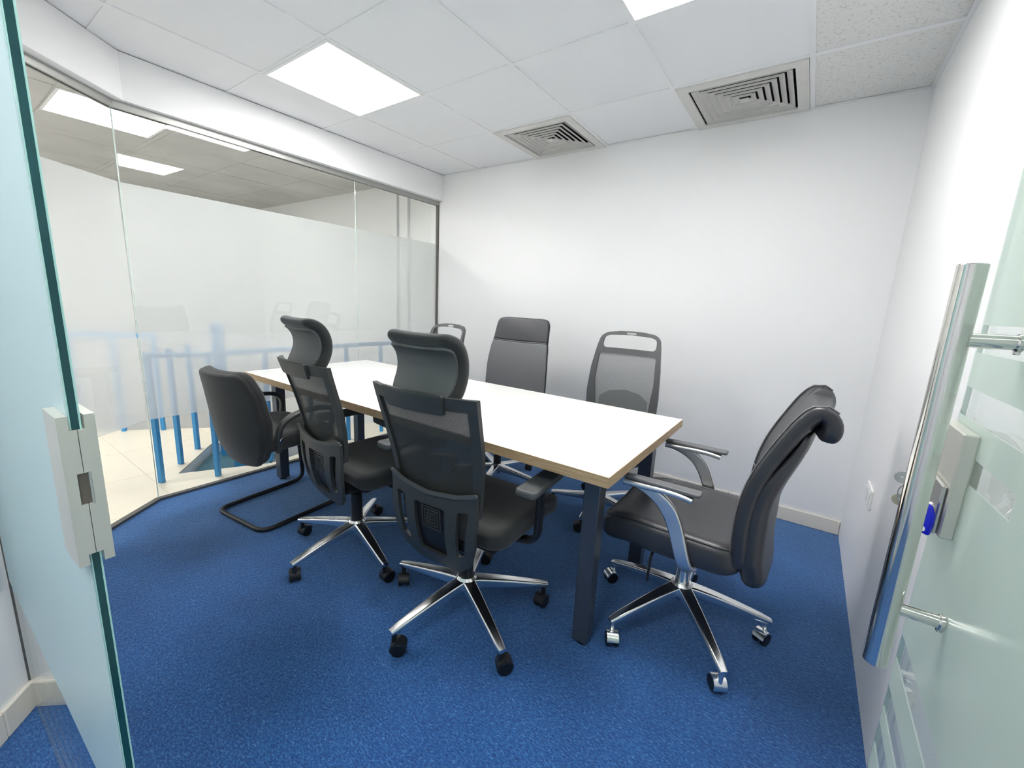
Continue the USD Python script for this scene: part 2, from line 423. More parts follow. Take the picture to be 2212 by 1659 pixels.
def ceiling_lamp(x0, y0, x1, y1, label, group=None, m=H, glow="lamp"):
    t = thing("ceiling_light", label, "ceiling light", ((x0 + x1) / 2, (y0 + y1) / 2, m), group=group)
    a, b = (x1 - x0) / 2, (y1 - y0) / 2
    fr = sbox(-a, -b, a, b).difference(sbox(-a + 0.016, -b + 0.016, a - 0.016, b - 0.016))
    obj("frame", flat(fr, -0.003, 0.03), "ceiling_grid", t, smooth=False)
    obj("diffuser", bx((-a + 0.016, -b + 0.016, 0.0), (a - 0.016, b - 0.016, 0.01)), glow, t, smooth=False)
    obj("housing", bx((-a + 0.01, -b + 0.01, 0.03), (a - 0.01, b - 0.01, 0.07)), "alu", t, smooth=False)
    return t
g = 0.004
ceiling_lamp(0.6 + g, -1.2 + g, 1.2 - g, -0.6 - g, "square white LED ceiling panel nearest the glass partition")
ceiling_lamp(2.4 + g, -1.2 + g, 3.0 - g, -0.6 - g, "square white LED ceiling panel cut off by the top of the photo")
ceiling_lamp(2.4 + g, -3.0 + g, 3.0 - g, -2.4 - g, "square white LED ceiling panel outside the glass doors")

def vent(x0, y0, x1, y1, label):
    t = thing("air_vent", label, "air vent", ((x0 + x1) / 2, (y0 + y1) / 2, H))
    a, b = (x1 - x0) / 2, (y1 - y0) / 2
    n = 6; bw = 0.052
    def rings(ax, bx_): return sbox(-ax, -bx_, ax, bx_)
    obj("frame", flat(rings(a, b).difference(rings(a - bw, b - bw)), -0.006, 0.004), "vent_white", t, smooth=False)
    obj("backing", bx((-a + 0.01, -b + 0.01, 0.085), (a - 0.01, b - 0.01, 0.09)), "vent_dark", t, smooth=False)
    obj("duct_box", cat(*[bx(*q) for q in (((-a + .012, -b + .012, .004), (a - .012, -b + .02, .085)), ((-a + .012, b - .02, .004), (a - .012, b - .012, .085)), ((-a + .012, -b + .02, .004), (-a + .02, b - .02, .085)), ((a - .02, -b + .02, .004), (a - .012, b - .02, .085)))]), "vent_dark", t, smooth=False)
    pitch = (min(a, b) - bw - 0.03) / n
    for k in range(n):
        # each louver: a square cone ring, wide at the bottom, closing upwards to the middle
        o0 = k * pitch + bw + 0.012
        ax0, bx0 = a - o0, b - o0
        vs, fs = [], []
        prof_ = [(0, -0.006), (0.0016, -0.006), (0.0016, 0.003), (0.027, 0.0135), (0.027, 0.0155), (0, 0.0050)]
        for d_, z_ in prof_:
            ax_, bx_ = max(ax0 - d_, 0.004), max(bx0 - d_, 0.004)
            vs += [(-ax_, -bx_, z_), (ax_, -bx_, z_), (ax_, bx_, z_), (-ax_, bx_, z_)]
        for k_ in range(6):
            for q in range(4):
                p0, p1 = k_ * 4 + q, k_ * 4 + (q + 1) % 4
                p2, p3 = ((k_ + 1) % 6) * 4 + (q + 1) % 4, ((k_ + 1) % 6) * 4 + q
                fs += [(p0, p1, p2), (p0, p2, p3)]
        m = trimesh.Trimesh(vs, fs, process=False)
        if m.volume < 0: m.invert()
        obj("louver", m, "vent_white", t, smooth=False)
    cx_ = max(0.012, a - (n * pitch + bw + 0.012))
    obj("center_plate", bx((-cx_, -cx_, -0.004), (cx_, cx_, 0.0)), "vent_white", t, smooth=False)
    return t
vent(1.2 + 0.012, 0.012, 1.8 - 0.012, YB - 0.006, "square louvred air vent in the ceiling behind the middle leather chair")
vent(2.4 + 0.012, 0.012, 3.0 - 0.012, YB - 0.006, "square louvred air vent in the ceiling nearest the right wall")

# wall socket
s = thing("wall_socket", "white wall socket plate low on the right wall", "wall socket", (XR, -0.13, 0.52))
obj("plate", bx((-0.009, -0.074, -0.043), (0, 0.074, 0.043), 0.003), "socket_white", s, smooth=20)
for yy in (-0.036, 0.036): obj("outlet", bx((-0.011, yy - 0.028, -0.028), (-0.009, yy + 0.028, 0.028), 0.0008), "socket_white", s, smooth=20)

# ------------------------------------------------------------------ glass partition
w = thing("window_1", "frameless glass partition with a low frosted band, bending at its left joint", kind="structure")
gt = 0.005
def wall_pane(a, b, z0, z1, th=0.010, cham=0.0):
    a, b = np.array(a, float), np.array(b, float); L = np.linalg.norm(b - a); ang = math.degrees(math.atan2(*(b - a)[::-1]))
    return mv(rot(bx((0, -th / 2, z0), (L, th / 2, z1)), ang), (a[0], a[1], 0))
JM = np.array([GX + 0.003, -0.317])
segs = [((GX, YB - 0.012), JM + (0, 0.0015)), (JM - (0, 0.0015), J + (0, 0.004)), (J + (0.0025, -0.004), K)]
ZT, ZF0, ZF1 = 2.152, 0.50, 1.786
for a, b in segs:
    gp = wall_pane(a, b, 0.012, ZT)
    Vg = np.array(gp.vertices); dd = np.array(b) - np.array(a); dd /= np.linalg.norm(dd)
    Vg[:, :2] += np.outer((Vg[:, 2] - 1.08) * 0.006, [-dd[1], dd[0]])   # leans a third of a degree into the room
    obj("glass_pane", trimesh.Trimesh(Vg, gp.faces, process=False), "glass", w, smooth=False)
    d = (np.array(b) - np.array(a)); d /= np.linalg.norm(d); nrm = np.array([d[1], -d[0]]) * -1
    o = nrm * -0.0062
    obj("frosted_film", wall_pane(np.array(a) + o, np.array(b) + o, ZF0, ZF1, 0.0012), "film_window", w, smooth=False)
for p in (JM, J): obj("joint_seal", bx((p[0] - 0.003, p[1] - (0.0022 if p is J else 0.001), 0.02), (p[0] + 0.0035, p[1] + (0.0022 if p is J else 0.001), ZT), 0.0), "edge_pale", w, smooth=False)
line = LineString([(GX, YB), tuple(JM), tuple(J), tuple(K)])
obj("bottom_channel", flat(line.buffer(0.016, cap_style="flat", join_style="mitre"), 0.0, 0.014), "channel_dark", w, smooth=False)
top = line.buffer(0.02, cap_style="flat", join_style="mitre").difference(line.buffer(0.008, cap_style="flat", join_style="mitre"))
obj("top_channel", flat(top, 2.135, 2.172), "channel", w, smooth=False)
obj("top_gasket", flat(line.buffer(0.0079, cap_style="flat", join_style="mitre"), 2.153, 2.172), "channel_dark", w, smooth=False)
obj("side_channel", bx((GX - 0.016, YB - 0.012, 0.0), (GX + 0.016, YB, 2.172)), "channel_dark", w, smooth=False)

# ------------------------------------------------------------------ stair landing beyond the glass
E0, E1 = np.array([-1.762, -1.658]), np.array([-1.237, -1.016]); ed = (E1 - E0) / np.linalg.norm(E1 - E0)
edge_a, edge_b = E0 - ed * 3.3, E0 + ed * 2.85
tvec, uvec = np.array([0.462, 0.887]), np.array([-0.80, 0.60])
P1 = np.array([-0.232, -1.52])
void = Polygon([P1, P1 + tvec * 0.56, (-0.02, -0.70), P1 + tvec * 0.9 + uvec * 0.62, P1 + uvec * 0.62])
land = Polygon([(0.094, YB), tuple(edge_b), tuple(edge_a), (0.4, YEND), (0.42, -2.12), (0.115, -1.735), (0.094, -0.317)]).buffer(0).difference(void)
fl = thing("floor", "cream tiled floor of the stair landing beyond the glass", kind="structure")
obj("slab", flat(land, -0.22, -0.011), "far_paint", fl, smooth=False)
obj("grout", flat(land, -0.011, -0.0025), "grout", fl, smooth=False)
for i in range(-8, 3):
    for j in range(-9, 2):
        c = sbox(0.0 + i * 0.6 - 0.37 + 0.001, j * 0.6 + 0.14 + 0.001, i * 0.6 + 0.23 - 0.001, j * 0.6 + 0.74 - 0.001).intersection(land)
        if c.is_empty or c.area < 0.003: continue
        for c_ in (c.geoms if hasattr(c, "geoms") else [c]):
            if c_.geom_type == "Polygon" and c_.area > 0.002: obj("tile", flat(c_, -0.0025, 0.0), "tile_cream", fl, smooth=False)
obj("lower_floor", bx((-3.6, YEND, -1.6), (0.1, YB, -1.5)), "tile_cream", fl, smooth=False)
fc = thing("ceiling", "grey suspended ceiling over the stair landing", kind="structure")
lroom = Polygon([(0.03, YB), (-3.6, YB), (-3.6, YEND), (1.5, YEND), (1.5, -2.62), (0.40, -2.22), (0.03, -1.76)])
LX = [-3.6, -3.0, -2.4, -1.86, -1.27, -0.67, -0.07, 0.03, 0.6, 1.2, 1.5]
LY = [YB, 0.06, -0.54, -1.14, -1.18, -1.78, -2.38, -2.98, -3.58, YEND]
flamps = [(-1.268, -1.77, -0.69, -1.19), (-1.268, -3.57, -0.69, -2.99), (-2.99, -3.57, -2.41, -2.99)]
lamp_area = shapely.union_all([sbox(*q) for q in flamps])
for i in range(len(LX) - 1):
    for j in range(len(LY) - 1):
        c = sbox(LX[i] + 0.003, LY[j + 1] + 0.003, LX[i + 1] - 0.003, LY[j] - 0.003).intersection(lroom).difference(lamp_area.buffer(0.004))
        if c.is_empty: continue
        for c_ in (c.geoms if hasattr(c, "geoms") else [c]):
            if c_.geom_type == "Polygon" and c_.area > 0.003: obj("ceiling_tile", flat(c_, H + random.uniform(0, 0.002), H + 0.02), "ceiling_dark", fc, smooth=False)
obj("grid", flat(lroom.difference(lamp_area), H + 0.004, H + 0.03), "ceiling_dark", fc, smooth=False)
for q, lab in zip(flamps, ("glaring square LED panel just behind the slanted glass pane", "square LED panel over the landing behind the wall pier", "square LED panel in the far corner of the landing")):
    ceiling_lamp(*q, lab, glow="lamp_landing")
# pilaster strips on the landing's side wall
for x0, x1 in ((-0.56, -0.456), (-0.412, -0.29)):
    obj("trim_1" if x0 < -0.5 else "trim_2", bx((x0, YB - 0.03, -0.2), (x1, YB, H)), "far_paint", smooth=False, kind="structure", label="pale vertical jamb strip on the landing wall")

# railings
def post(p, h=0.84, s=0.0145, deg=36.0, z0=0.0): return mv(rot(bx((-s, -s, z0), (s, s, h), 0.002), deg), (p[0], p[1], 0))
def rail(a, b, z=0.84, r=0.017, ext=0.0):
    a, b = np.array(a, float), np.array(b, float); d = (b - a) / np.linalg.norm(b - a); a, b = a - d * ext, b + d * ext
    return sweep([(a[0], a[1], z), (b[0], b[1], z)], rrp(2 * r, 2 * r, 0.004, 3))
A_, D_ = np.array([-0.145, -1.633]), np.array([0.0, -1.363])
rg = thing("stair_railing", "blue metal railing around the stair opening, close behind the glass", "railing", (0, 0, 0))
for p in (A_, (-0.415, -1.448), (-0.67, -1.261), D_, (-0.025, -1.0), (-0.025, -0.67), (-0.025, -0.34), (-0.025, 0.01), (-0.025, 0.34)): obj("post", post(p), "rail_blue", rg, smooth=20)
obj("top_rail", cat(rail(A_, D_, ext=0.018), rail(D_, (-0.025, -1.0)), rail((-0.025, -1.0), (-0.025, 0.52), ext=0.01)), "rail_blue", rg, smooth=20)
rg2 = thing("stair_railing", "blue railing along the landing's far edge, hazy through the frosted glass", "railing", (0, 0, 0))
for s_ in (-0.38, -0.07, 0.23, 0.52): 
    p = E0 + ed * (s_ + 0.0) + np.array([ed[1], -ed[0]]) * 0.03; obj("post", post(p, deg=50), "rail_blue", rg2, smooth=20)
obj("top_rail", rail(E0 - ed * 0.4 + np.array([ed[1], -ed[0]]) * 0.03, E0 + ed * 0.54 + np.array([ed[1], -ed[0]]) * 0.03), "rail_blue", rg2, smooth=20)
st = thing("staircase", "blue steel stair with teal treads sinking through the landing floor", "staircase", (0, 0, 0))
def para(t0, t1, u0, u1): return Polygon([P1 + tvec * a + uvec * b for a, b in ((t0, u0), (t1, u0), (t1, u1), (t0, u1))])
obj("tread", flat(para(0.02, 0.50, 0.03, 0.60), -0.10, -0.07), "stair_teal", st, smooth=False)
obj("tread", flat(para(0.50, 0.62, 0.03, 0.60), -0.29, -0.26), "stair_teal", st, smooth=False)
obj("stringer", flat(para(0.29, 0.44, 0.13, 0.16), -1.4, 0.26), "rail_blue", st, smooth=False)
obj("newel_post", flat(para(0.10, 0.17, 0.50, 0.56), -1.4, 1.0), "rail_blue", st, smooth=False)

# ------------------------------------------------------------------ glass doors
Fv = np.array([2.475, -2.334])                     # free edge of the left leaf
ld = (Fv - V) / np.linalg.norm(Fv - V); ln = np.array([-ld[1], ld[0]])      # ln points into the room
LW = float(np.linalg.norm(Fv - V)); lang = math.degrees(math.atan2(ld[1], ld[0]))
d1_ = thing("door_1", "left frosted glass door leaf seen nearly edge-on", loc=(V[0], V[1], 0), rotz=lang, kind="structure")
obj("glass_pane", bx((0.006, -0.005, 0.012), (LW - 0.0015, 0.005, 2.13)), "door_glass", d1_, smooth=False)
obj("polished_edge", bx((LW - 0.0014, -0.0038, 0.012), (LW, 0.0030, 2.13)), "edge_teal", d1_, smooth=False, label="dark teal polished glass edge")
obj("edge_chamfer", cat(bx((LW - 0.0014, 0.0031, 0.012), (LW - 0.0004, 0.0050, 2.13)), bx((LW - 0.0014, -0.0050, 0.012), (LW - 0.0004, -0.0039, 2.13))), "edge_cyan", d1_, smooth=False)
obj("frosted_film", bx((0.03, -0.0062, 0.43), (LW - 0.004, -0.0052, 2.12)), "film_teal", d1_, smooth=False)
obj("hinge_seal", bx((0.0, -0.0085, 0.0), (0.010, 0.0085, 2.13), 0.002), "channel_dark", d1_, smooth=False)
obj("trim_3", mv(rot(bx((0.03, -0.004, -0.002), (2.0, 0.004, 0.0025)), lang), (V[0], V[1], 0)), "channel", smooth=False, kind="structure", label="thin pale metal strip across the carpet under the glass doors")
# strike box on the free edge
def notched(x0, x1, y0, y1, z0, z1):
    b = trimesh.creation.box((x1 - x0, y1 - y0, z1 - z0)); b.apply_translation(((x0 + x1) / 2, (y0 + y1) / 2, (z0 + z1) / 2)); return b
zc0, zc1 = 0.920, 1.112
def mbox(lo, hi): return m3.Manifold.cube((np.array(hi) - np.array(lo)).tolist()).translate(list(map(float, lo)))
for sgn in (-1, 1):
    lo, hi = sorted((sgn * 0.0003, sgn * 0.0165))
    body = mbox((LW - 0.062, lo, zc0), (LW + 0.004, hi, zc1))
    for z0, z1 in ((zc0 - 0.01, zc0 + 0.014), (zc1 - 0.018, zc1 + 0.01)): body -= mbox((LW - 0.02, -0.0068, z0), (LW + 0.01, 0.0068, z1))
    body -= mbox((LW - 0.064, -0.0053, zc0 - 0.01), (LW + 0.0002, 0.0053, zc1 + 0.01))
    body -= mbox((LW - 0.012, -0.0062, 1.000), (LW + 0.01, 0.0060, 1.040))
    obj("strike_case", tm(body), "lock_case", d1_, smooth=False, label="satin metal strike case" if sgn < 0 else None)
obj("strike_recess", bx((LW - 0.0002, -0.0059, 1.0005), (LW + 0.0008, 0.0057, 1.0395)), "slot_dark", d1_, smooth=False)
obj("strike_lip", bx((LW + 0.0005, 0.0036, 0.999), (LW + 0.0052, 0.0056, 1.041)), "alu", d1_, smooth=False)

XL = 3.405; YH, YF = -2.385, -1.404
d2_ = thing("door_2", "right glass door leaf with greenish frosted stripes, open against the wall", loc=(XL, YF, 0), kind="structure")
DY = YH - YF
obj("glass_pane", bx((-0.005, DY, 0.012), (0.005, -0.0015, 2.13)), "door_glass", d2_, smooth=False)
obj("polished_edge", bx((-0.0035, -0.0014, 0.012), (0.0035, 0.0, 2.13)), "edge_pale", d2_, smooth=False)
def fy(y): return y - YF
bands = [(2.12, 1.267), (1.223, 1.165), (1.118, 0.683), (0.630, 0.567), (0.517, 0.481), (0.430, 0.372), (0.33, 0.05)]
for z1, z0 in bands:
    p = Polygon([(fy(-1.414), z0), (fy(-2.37), z0), (fy(-2.37), z1), (fy(-1.414), z1)])
    if z1 == 1.118: p = p.difference(Polygon([(fy(-1.516), 1.069), (fy(-1.518), 1.029), (fy(-1.695), 1.035), (fy(-1.695), 1.069)]))
    p = p.buffer(0)
    obj("frosted_film", plate(p, 0.0009, lambda Vv: np.stack([-0.0054 - Vv[:, 2], Vv[:, 0], Vv[:, 1]], 1), 0.5), "film_green", d2_, smooth=False)
# pull handle: polished tube on two stand-offs
HX, HY = 3.3345 - XL, -1.595 - YF
hd = obj("pull_handle", cyl((HX, HY, 0.722), (HX, HY, 1.347), 0.0158, 48, 0.0012), "inox", d2_, smooth=40, label="long polished steel pull handle")
for z in (1.246, 0.826):
    obj("standoff", cat(cyl((HX + 0.012, HY, z), (-0.012, HY, z), 0.0098, 32), cyl((-0.014, HY, z), (-0.0064, HY, z), 0.0122, 32, 0.0015), bx((-0.014, HY - 0.004, z - 0.0155), (-0.0075, HY + 0.004, z - 0.010), 0.001)), "inox", hd, smooth=40)
# lock case at the free edge
lk = obj("lock_case", cat(bx((-0.024, fy(-1.540), 0.935), (-0.0064, fy(-1.392), 1.105), 0.002), bx((0.0064, fy(-1.48), 0.935), (0.020, fy(-1.392), 1.105), 0.002)), "lock_case", d2_, smooth=20, label="satin metal lock case clamped on the glass")
obj("lock_cover", bx((-0.031, fy(-1.533), 0.937), (-0.0245, fy(-1.40), 1.018), 0.002), "alu", lk, smooth=20)
obj("lock_barrel", cyl((-0.030, fy(-1.475), 0.962), (-0.041, fy(-1.475), 0.962), 0.0085, 24, 0.001), "inox", lk, smooth=40)
obj("maker_mark", cat(bx((-0.0245, fy(-1.455), 1.084), (-0.024, fy(-1.452), 1.089)), bx((-0.0245, fy(-1.450), 1.084), (-0.024, fy(-1.444), 1.089))), "channel_dark", lk, smooth=False)
kx, kyy, kz = XL - 0.041, -1.475, 0.962
ky = thing("key_bunch", "keys in the lock of the right glass door with a blue plastic tag", "keys", (kx, kyy, kz))
def key_mesh(dz, sx): return cat(bx((-0.016, -0.0011, dz - 0.003), (0.0, 0.0011, dz + 0.003)), lathe_dir([(0.0025, -0.0012), (0.0105, -0.0012), (0.0105, 0.0012), (0.0025, 0.0012)], (-0.024, 0, dz), np.array([0, 1.0, 0]), 24))
obj("key", key_mesh(0.0, 1), "brass", ky, smooth=30)
obj("key", rot(key_mesh(0.0, 1), 55, (0, 1, 0)).apply_translation((-0.014, -0.004, 0.022)), "plate_silver", ky, smooth=30)
ra, rb = np.array([-0.024, -0.001, -0.004]), np.array([-0.002, -0.066, 0.022])
rc, rd = (ra + rb) / 2, (ra - rb) / 2; re = np.cross(rd, [0.6, 0.3, 0.2]); re *= np.linalg.norm(rd) / np.linalg.norm(re) * 0.8
obj("key_ring", tube([rc + rd * math.cos(q) + re * math.sin(q) for q in np.linspace(0, 2 * math.pi, 28, endpoint=False)], 0.0009, 6, True), "plate_silver", ky, smooth=40)
tdir = np.array([0.45, -0.89, 0.0])                       # across the tag
def tagp(off): return lambda Vv: rb + np.outer(Vv[:, 0], tdir) + np.outer(Vv[:, 2] + off, [-0.89, -0.45, 0.0]) + np.outer(Vv[:, 1], [0, 0, 1.0])
tg = obj("key_tag", pad(rpoly([(-0.014, -0.046), (0.014, -0.046), (0.016, -0.012), (0.007, 0.003), (-0.007, 0.003), (-0.016, -0.012)], 0.006), 0.0045, 0.002, n=48, nr=2, place=tagp(0.0)), "tag_blue", ky, smooth=40, label="bright blue plastic key tag")
obj("tag_window", pad(rpoly([(-0.003, -0.042), (0.008, -0.042), (0.008, -0.034), (-0.003, -0.034)], 0.0035), 0.001, 0.0004, n=32, nr=2, place=tagp(0.0026)), "tag_white", tg, smooth=40)

# ------------------------------------------------------------------ table
TX0, TX1, TY0, TY1, TZ = 0.248, 2.733, -1.253, -0.337, 0.75
tb = thing("conference_table", "long white conference table with an oak edge band on dark steel legs", "table", ((TX0 + TX1) / 2, (TY0 + TY1) / 2, 0))
a, b = (TX1 - TX0) / 2, (TY1 - TY0) / 2
obj("tabletop", bx((-a + 0.002, -b + 0.002, TZ - 0.037), (a - 0.002, b - 0.002, TZ), 0.0008), "table_white", tb, smooth=False)
band = sbox(-a, -b, a, b).difference(sbox(-a + 0.0021, -b + 0.0021, a - 0.0021, b - 0.0021))
obj("edge_band", flat(band, TZ - 0.037, TZ - 0.0008), "oak", tb, smooth=False)
lx, ly = a - 0.105, b - 0.155
for sx in (-1, 1):
    for sy in (-1, 1):
        lg = obj("leg", bx((sx * lx - 0.03, sy * ly - 0.03, 0.012), (sx * lx + 0.03, sy * ly + 0.03, TZ - 0.037), 0.003), "steel_dark", tb, smooth=20)
        obj("foot", cyl((sx * lx, sy * ly, 0.0), (sx * lx, sy * ly, 0.012), 0.022, 20), "rubber", lg, smooth=30)
for sy in (-1, 1): obj("apron_beam", bx((-lx + 0.03, sy * ly - 0.02, TZ - 0.087), (lx - 0.03, sy * ly + 0.02, TZ - 0.038), 0.002), "steel_dark", tb, smooth=20)
for sx in (-1, 1): obj("apron_beam", bx((sx * lx - 0.02, -ly + 0.03, TZ - 0.087), (sx * lx + 0.02, ly - 0.03, TZ - 0.038), 0.002), "steel_dark", tb, smooth=20)

# ------------------------------------------------------------------ chairs: shared pieces
def caster(t, at, ang, hood, wheel="rubber", rw=0.027):
    """Twin-wheel castor below the point at (its stem top)."""
    tr = 0.016
    d = np.array([math.cos(ang), math.sin(ang)]); n_ = np.array([-d[1], d[0]])
    c = np.array([at[0], at[1]]) - d * tr
    hoodm = []
    hoodm.append(cyl((at[0], at[1], rw * 1.55), (at[0], at[1], at[2]), 0.009, 16))
    arc = [(math.cos(x) * (rw + 0.003), math.sin(x) * (rw + 0.003)) for x in np.radians(np.linspace(-15, 170, 15))]
    arc += [(math.cos(x) * (rw - 0.004), math.sin(x) * (rw - 0.004)) for x in np.radians(np.linspace(170, -15, 15))]
    pl = tm(m3.Manifold.extrude(m3.CrossSection([np.array(arc)]), 0.044))
    Vv = np.array(pl.vertices); w_ = Vv[:, 2] - 0.022
    P = np.stack([c[0] + d[0] * Vv[:, 0] + n_[0] * w_, c[1] + d[1] * Vv[:, 0] + n_[1] * w_, rw + Vv[:, 1]], 1)
    h2 = trimesh.Trimesh(P, pl.faces, process=False)
    if h2.volume < 0: h2.invert()
    hoodm.append(h2)
    hoodm.append(bx((-0.012, -0.006, rw * 0.6), (0.012, 0.006, rw * 1.6)).apply_transform(trimesh.transformations.rotation_matrix(ang, (0, 0, 1))).apply_translation((c[0], c[1], 0)))
    cs = obj("caster", cat(*hoodm), hood, t, smooth=35)
    for s_ in (-1, 1):
        a_ = c + n_ * (s_ * 0.0075); b_ = c + n_ * (s_ * 0.0235)
        obj("wheel", cyl((a_[0], a_[1], rw), (b_[0], b_[1], rw), rw - 0.0002, 28, 0.003), wheel, cs, smooth=35)

def star_base(t, ang0, R, hub_z, tip_z, metal, hood, gas, seat_z, caster_seed=1, sleeve=0.027, at=(0.0, 0.0)):
    ox, oy = at
    rnd = random.Random(caster_seed)
    obj("hub", lathe_dir([(0, hub_z - 0.055), (0.03, hub_z - 0.05), (0.042, hub_z - 0.02), (0.042, hub_z + 0.012), (0.034, hub_z + 0.022), (0, hub_z + 0.022)], (ox, oy, 0), np.array([0, 0, 1.0]), 32), metal, t, smooth=35)
    for k in range(5):
        an = math.radians(ang0 + 72 * k); d = np.array([math.cos(an), math.sin(an)])
        path, prof = [], []
        for f in np.linspace(0, 1, 10):
            r_ = 0.02 + (R - 0.02) * f
            wv, hv = 0.054 * (1 - f) + 0.033 * f, 0.046 * (1 - f) + 0.022 * f
            z_ = hub_z + (tip_z - hub_z) * (f ** 1.25) - hv / 2 + 0.014
            path.append((ox + d[0] * r_, oy + d[1] * r_, z_))
            prof.append(rrp(wv, hv, 0.0085, 4) * (1 if f < 0.99 else 0.82))
        obj("base_leg", sweep(path, np.array(prof), up=(0, 0, 1)), metal, t, smooth=40)
        caster(t, (ox + d[0] * (R - 0.014), oy + d[1] * (R - 0.014), tip_z - 0.004), rnd.uniform(0, 6.28), hood)
    obj("gas_column", cat(cyl((ox, oy, hub_z), (ox, oy, hub_z + 0.16), sleeve, 24), cyl((ox, oy, hub_z + 0.15), (ox, oy, seat_z - 0.05), 0.014, 20)), gas, t, smooth=35)

def seat_map(z0, front, drop=0.03, dish=0.012):
    def place(Vv):
        x, y, w_ = Vv.T
        f = np.clip((y - (front - 0.16)) / 0.16, 0, 1); z = z0 + w_ - drop * f ** 2 + dish * ((x / 0.24) ** 2 - 0.3) * (w_ > 0)
        return np.stack([x, y, z], 1)
    return place

# --- task chair with a headrest (two of them, back towards the door)
def task_chair(label, loc, rotz, base_ang, seed, at):
    t = thing("office_chair", label, "office chair", loc, rotz, group="mesh task chairs with headrests")
    star_base(t, base_ang, 0.345, 0.142, 0.090, "chrome", "plastic_dark", "plastic_dark", 0.42, seed, at=at)
    obj("tilt_mechanism", bx((-0.08, -0.14, 0.355), (0.08, 0.10, 0.405), 0.012), "plastic_dark", t, smooth=30)
    obj("seat", pad(rpoly([(-0.235, -0.150), (0.235, -0.150), (0.25, 0.33), (-0.25, 0.33)], 0.07), 0.075, 0.03, 0.004, place=seat_map(0.445, 0.33)), "fabric", t, smooth=50)
    obj("seat_pan", bx((-0.20, -0.13, 0.395), (0.20, 0.26, 0.415), 0.006), "plastic_dark", t, smooth=30)
    prof = [(-0.155, 0.31), (-0.190, 0.39), (-0.215, 0.50), (-0.222, 0.62), (-0.246, 0.74), (-0.286, 0.86), (-0.330, 0.985)]
    pz = spline(prof, 80)
    def yb(x, z): return np.interp(z, pz[:, 1], pz[:, 0]) + np.interp(z, [0.35, 0.66, 0.98], [0.012, 0.026, 0.045]) * (x / 0.215) ** 2
    def sheet(off):
        return lambda Vv: np.stack([Vv[:, 0], yb(Vv[:, 0], Vv[:, 1]) - Vv[:, 2] + off, Vv[:, 1]], 1)
    outer = Polygon([(-0.219, 0.982), (-0.210, 0.80), (-0.194, 0.66), (-0.184, 0.56), (0.184, 0.56), (0.194, 0.66), (0.210, 0.80), (0.219, 0.982)])
    inner = Polygon([(-0.188, 0.940), (-0.178, 0.80), (-0.164, 0.66), (-0.158, 0.53), (0.158, 0.53), (0.164, 0.66), (0.178, 0.80), (0.188, 0.940)])
    obj("back_frame", plate(outer.difference(inner), 0.018, sheet(0.010), 0.025), "plastic", t, smooth=40)
    obj("back_mesh", plate(inner.buffer(0.004).union(sbox(-0.158, 0.46, 0.158, 0.56)), 0.0015, sheet(0.004), 0.025), "net_dark", t, smooth=40)
    # lower back shell with two openings either side of a lumbar plate
    low = Polygon([(-0.190, 0.655), (-0.12, 0.634), (0, 0.622), (0.12, 0.634), (0.190, 0.655), (0.190, 0.55), (0.180, 0.45), (0.152, 0.37), (0.095, 0.322), (-0.095, 0.322), (-0.152, 0.37), (-0.180, 0.45), (-0.190, 0.55)])
    low = low.buffer(-0.012).buffer(0.012)
    slots = shapely.union_all([rpoly([(s_ * 0.162, 0.590), (s_ * 0.118, 0.580), (s_ * 0.105, 0.395), (s_ * 0.140, 0.420)], 0.008) for s_ in (-1, 1)])
    mid = rpoly([(-0.070, 0.575), (0.070, 0.575), (0.062, 0.380), (-0.062, 0.380)], 0.012)
    obj("lumbar_shell", plate(low.difference(slots).difference(mid), 0.014, sheet(-0.014), 0.022), "plastic", t, smooth=40)
    lp = obj("lumbar_plate", plate(mid.buffer(0.003), 0.006, sheet(-0.006), 0.022), "plastic_dark", t, smooth=40)
    for k in range(4):
        h_ = 0.042 - 0.011 * k
        ringp = rpoly([(-h_, 0.520 - h_), (h_, 0.520 - h_), (h_, 0.520 + h_), (-h_, 0.520 + h_)], 0.004)
        ringp = ringp.difference(rpoly([(-h_ + .0045, 0.5245 - h_), (h_ - .0045, 0.5245 - h_), (h_ - .0045, 0.5155 + h_), (-h_ + .0045, 0.5155 + h_)], 0.002))
        obj("ridge", plate(ringp, 0.005, sheet(-0.0125), 0.02), "plastic", lp, smooth=40)
    rim = plate(LineString([(-0.187, 0.655), (-0.12, 0.636), (0, 0.624), (0.12, 0.636), (0.187, 0.655)]).buffer(0.0065), 0.008, sheet(-0.024), 0.02)
    obj("shell_rim", rim, "shell", t, smooth=40)
    obj("back_bracket", cat(bx((-0.045, -0.19, 0.335), (0.045, -0.10, 0.385), 0.008)), "plastic_dark", t, smooth=30)
    # headrest: cushion over a hollow rear shell, curling back at the top
    hp = [(-0.312, 0.950), (-0.300, 0.98), (-0.280, 1.02), (-0.270, 1.06), (-0.277, 1.097), (-0.300, 1.122), (-0.322, 1.128)]
    hm = along(hp); L = hm.length
    curve = lambda u, s_: 0.022 * (u / 0.15) ** 2 * np.interp(s_, [0, 0.10, L], [1, 1, 0.3])
    hpoly = rpoly([(-0.128, 0.003), (0.128, 0.003), (0.140, 0.06), (0.144, L), (-0.144, L), (-0.140, 0.06)], 0.045)
    hr = obj("headrest", pad(hpoly, 0.042, 0.020, 0.002, place=lambda Vv: hm(Vv + [0, 0, 0.020], curve)), "fabric_head", t, smooth=50)
    spoly = hpoly.buffer(-0.017)
    obj("rear_shell", plate(spoly, 0.008, lambda Vv: hm(Vv * [1, 1, -1] + [0, 0, -0.0015], curve), 0.014), "shell", hr, smooth=60)
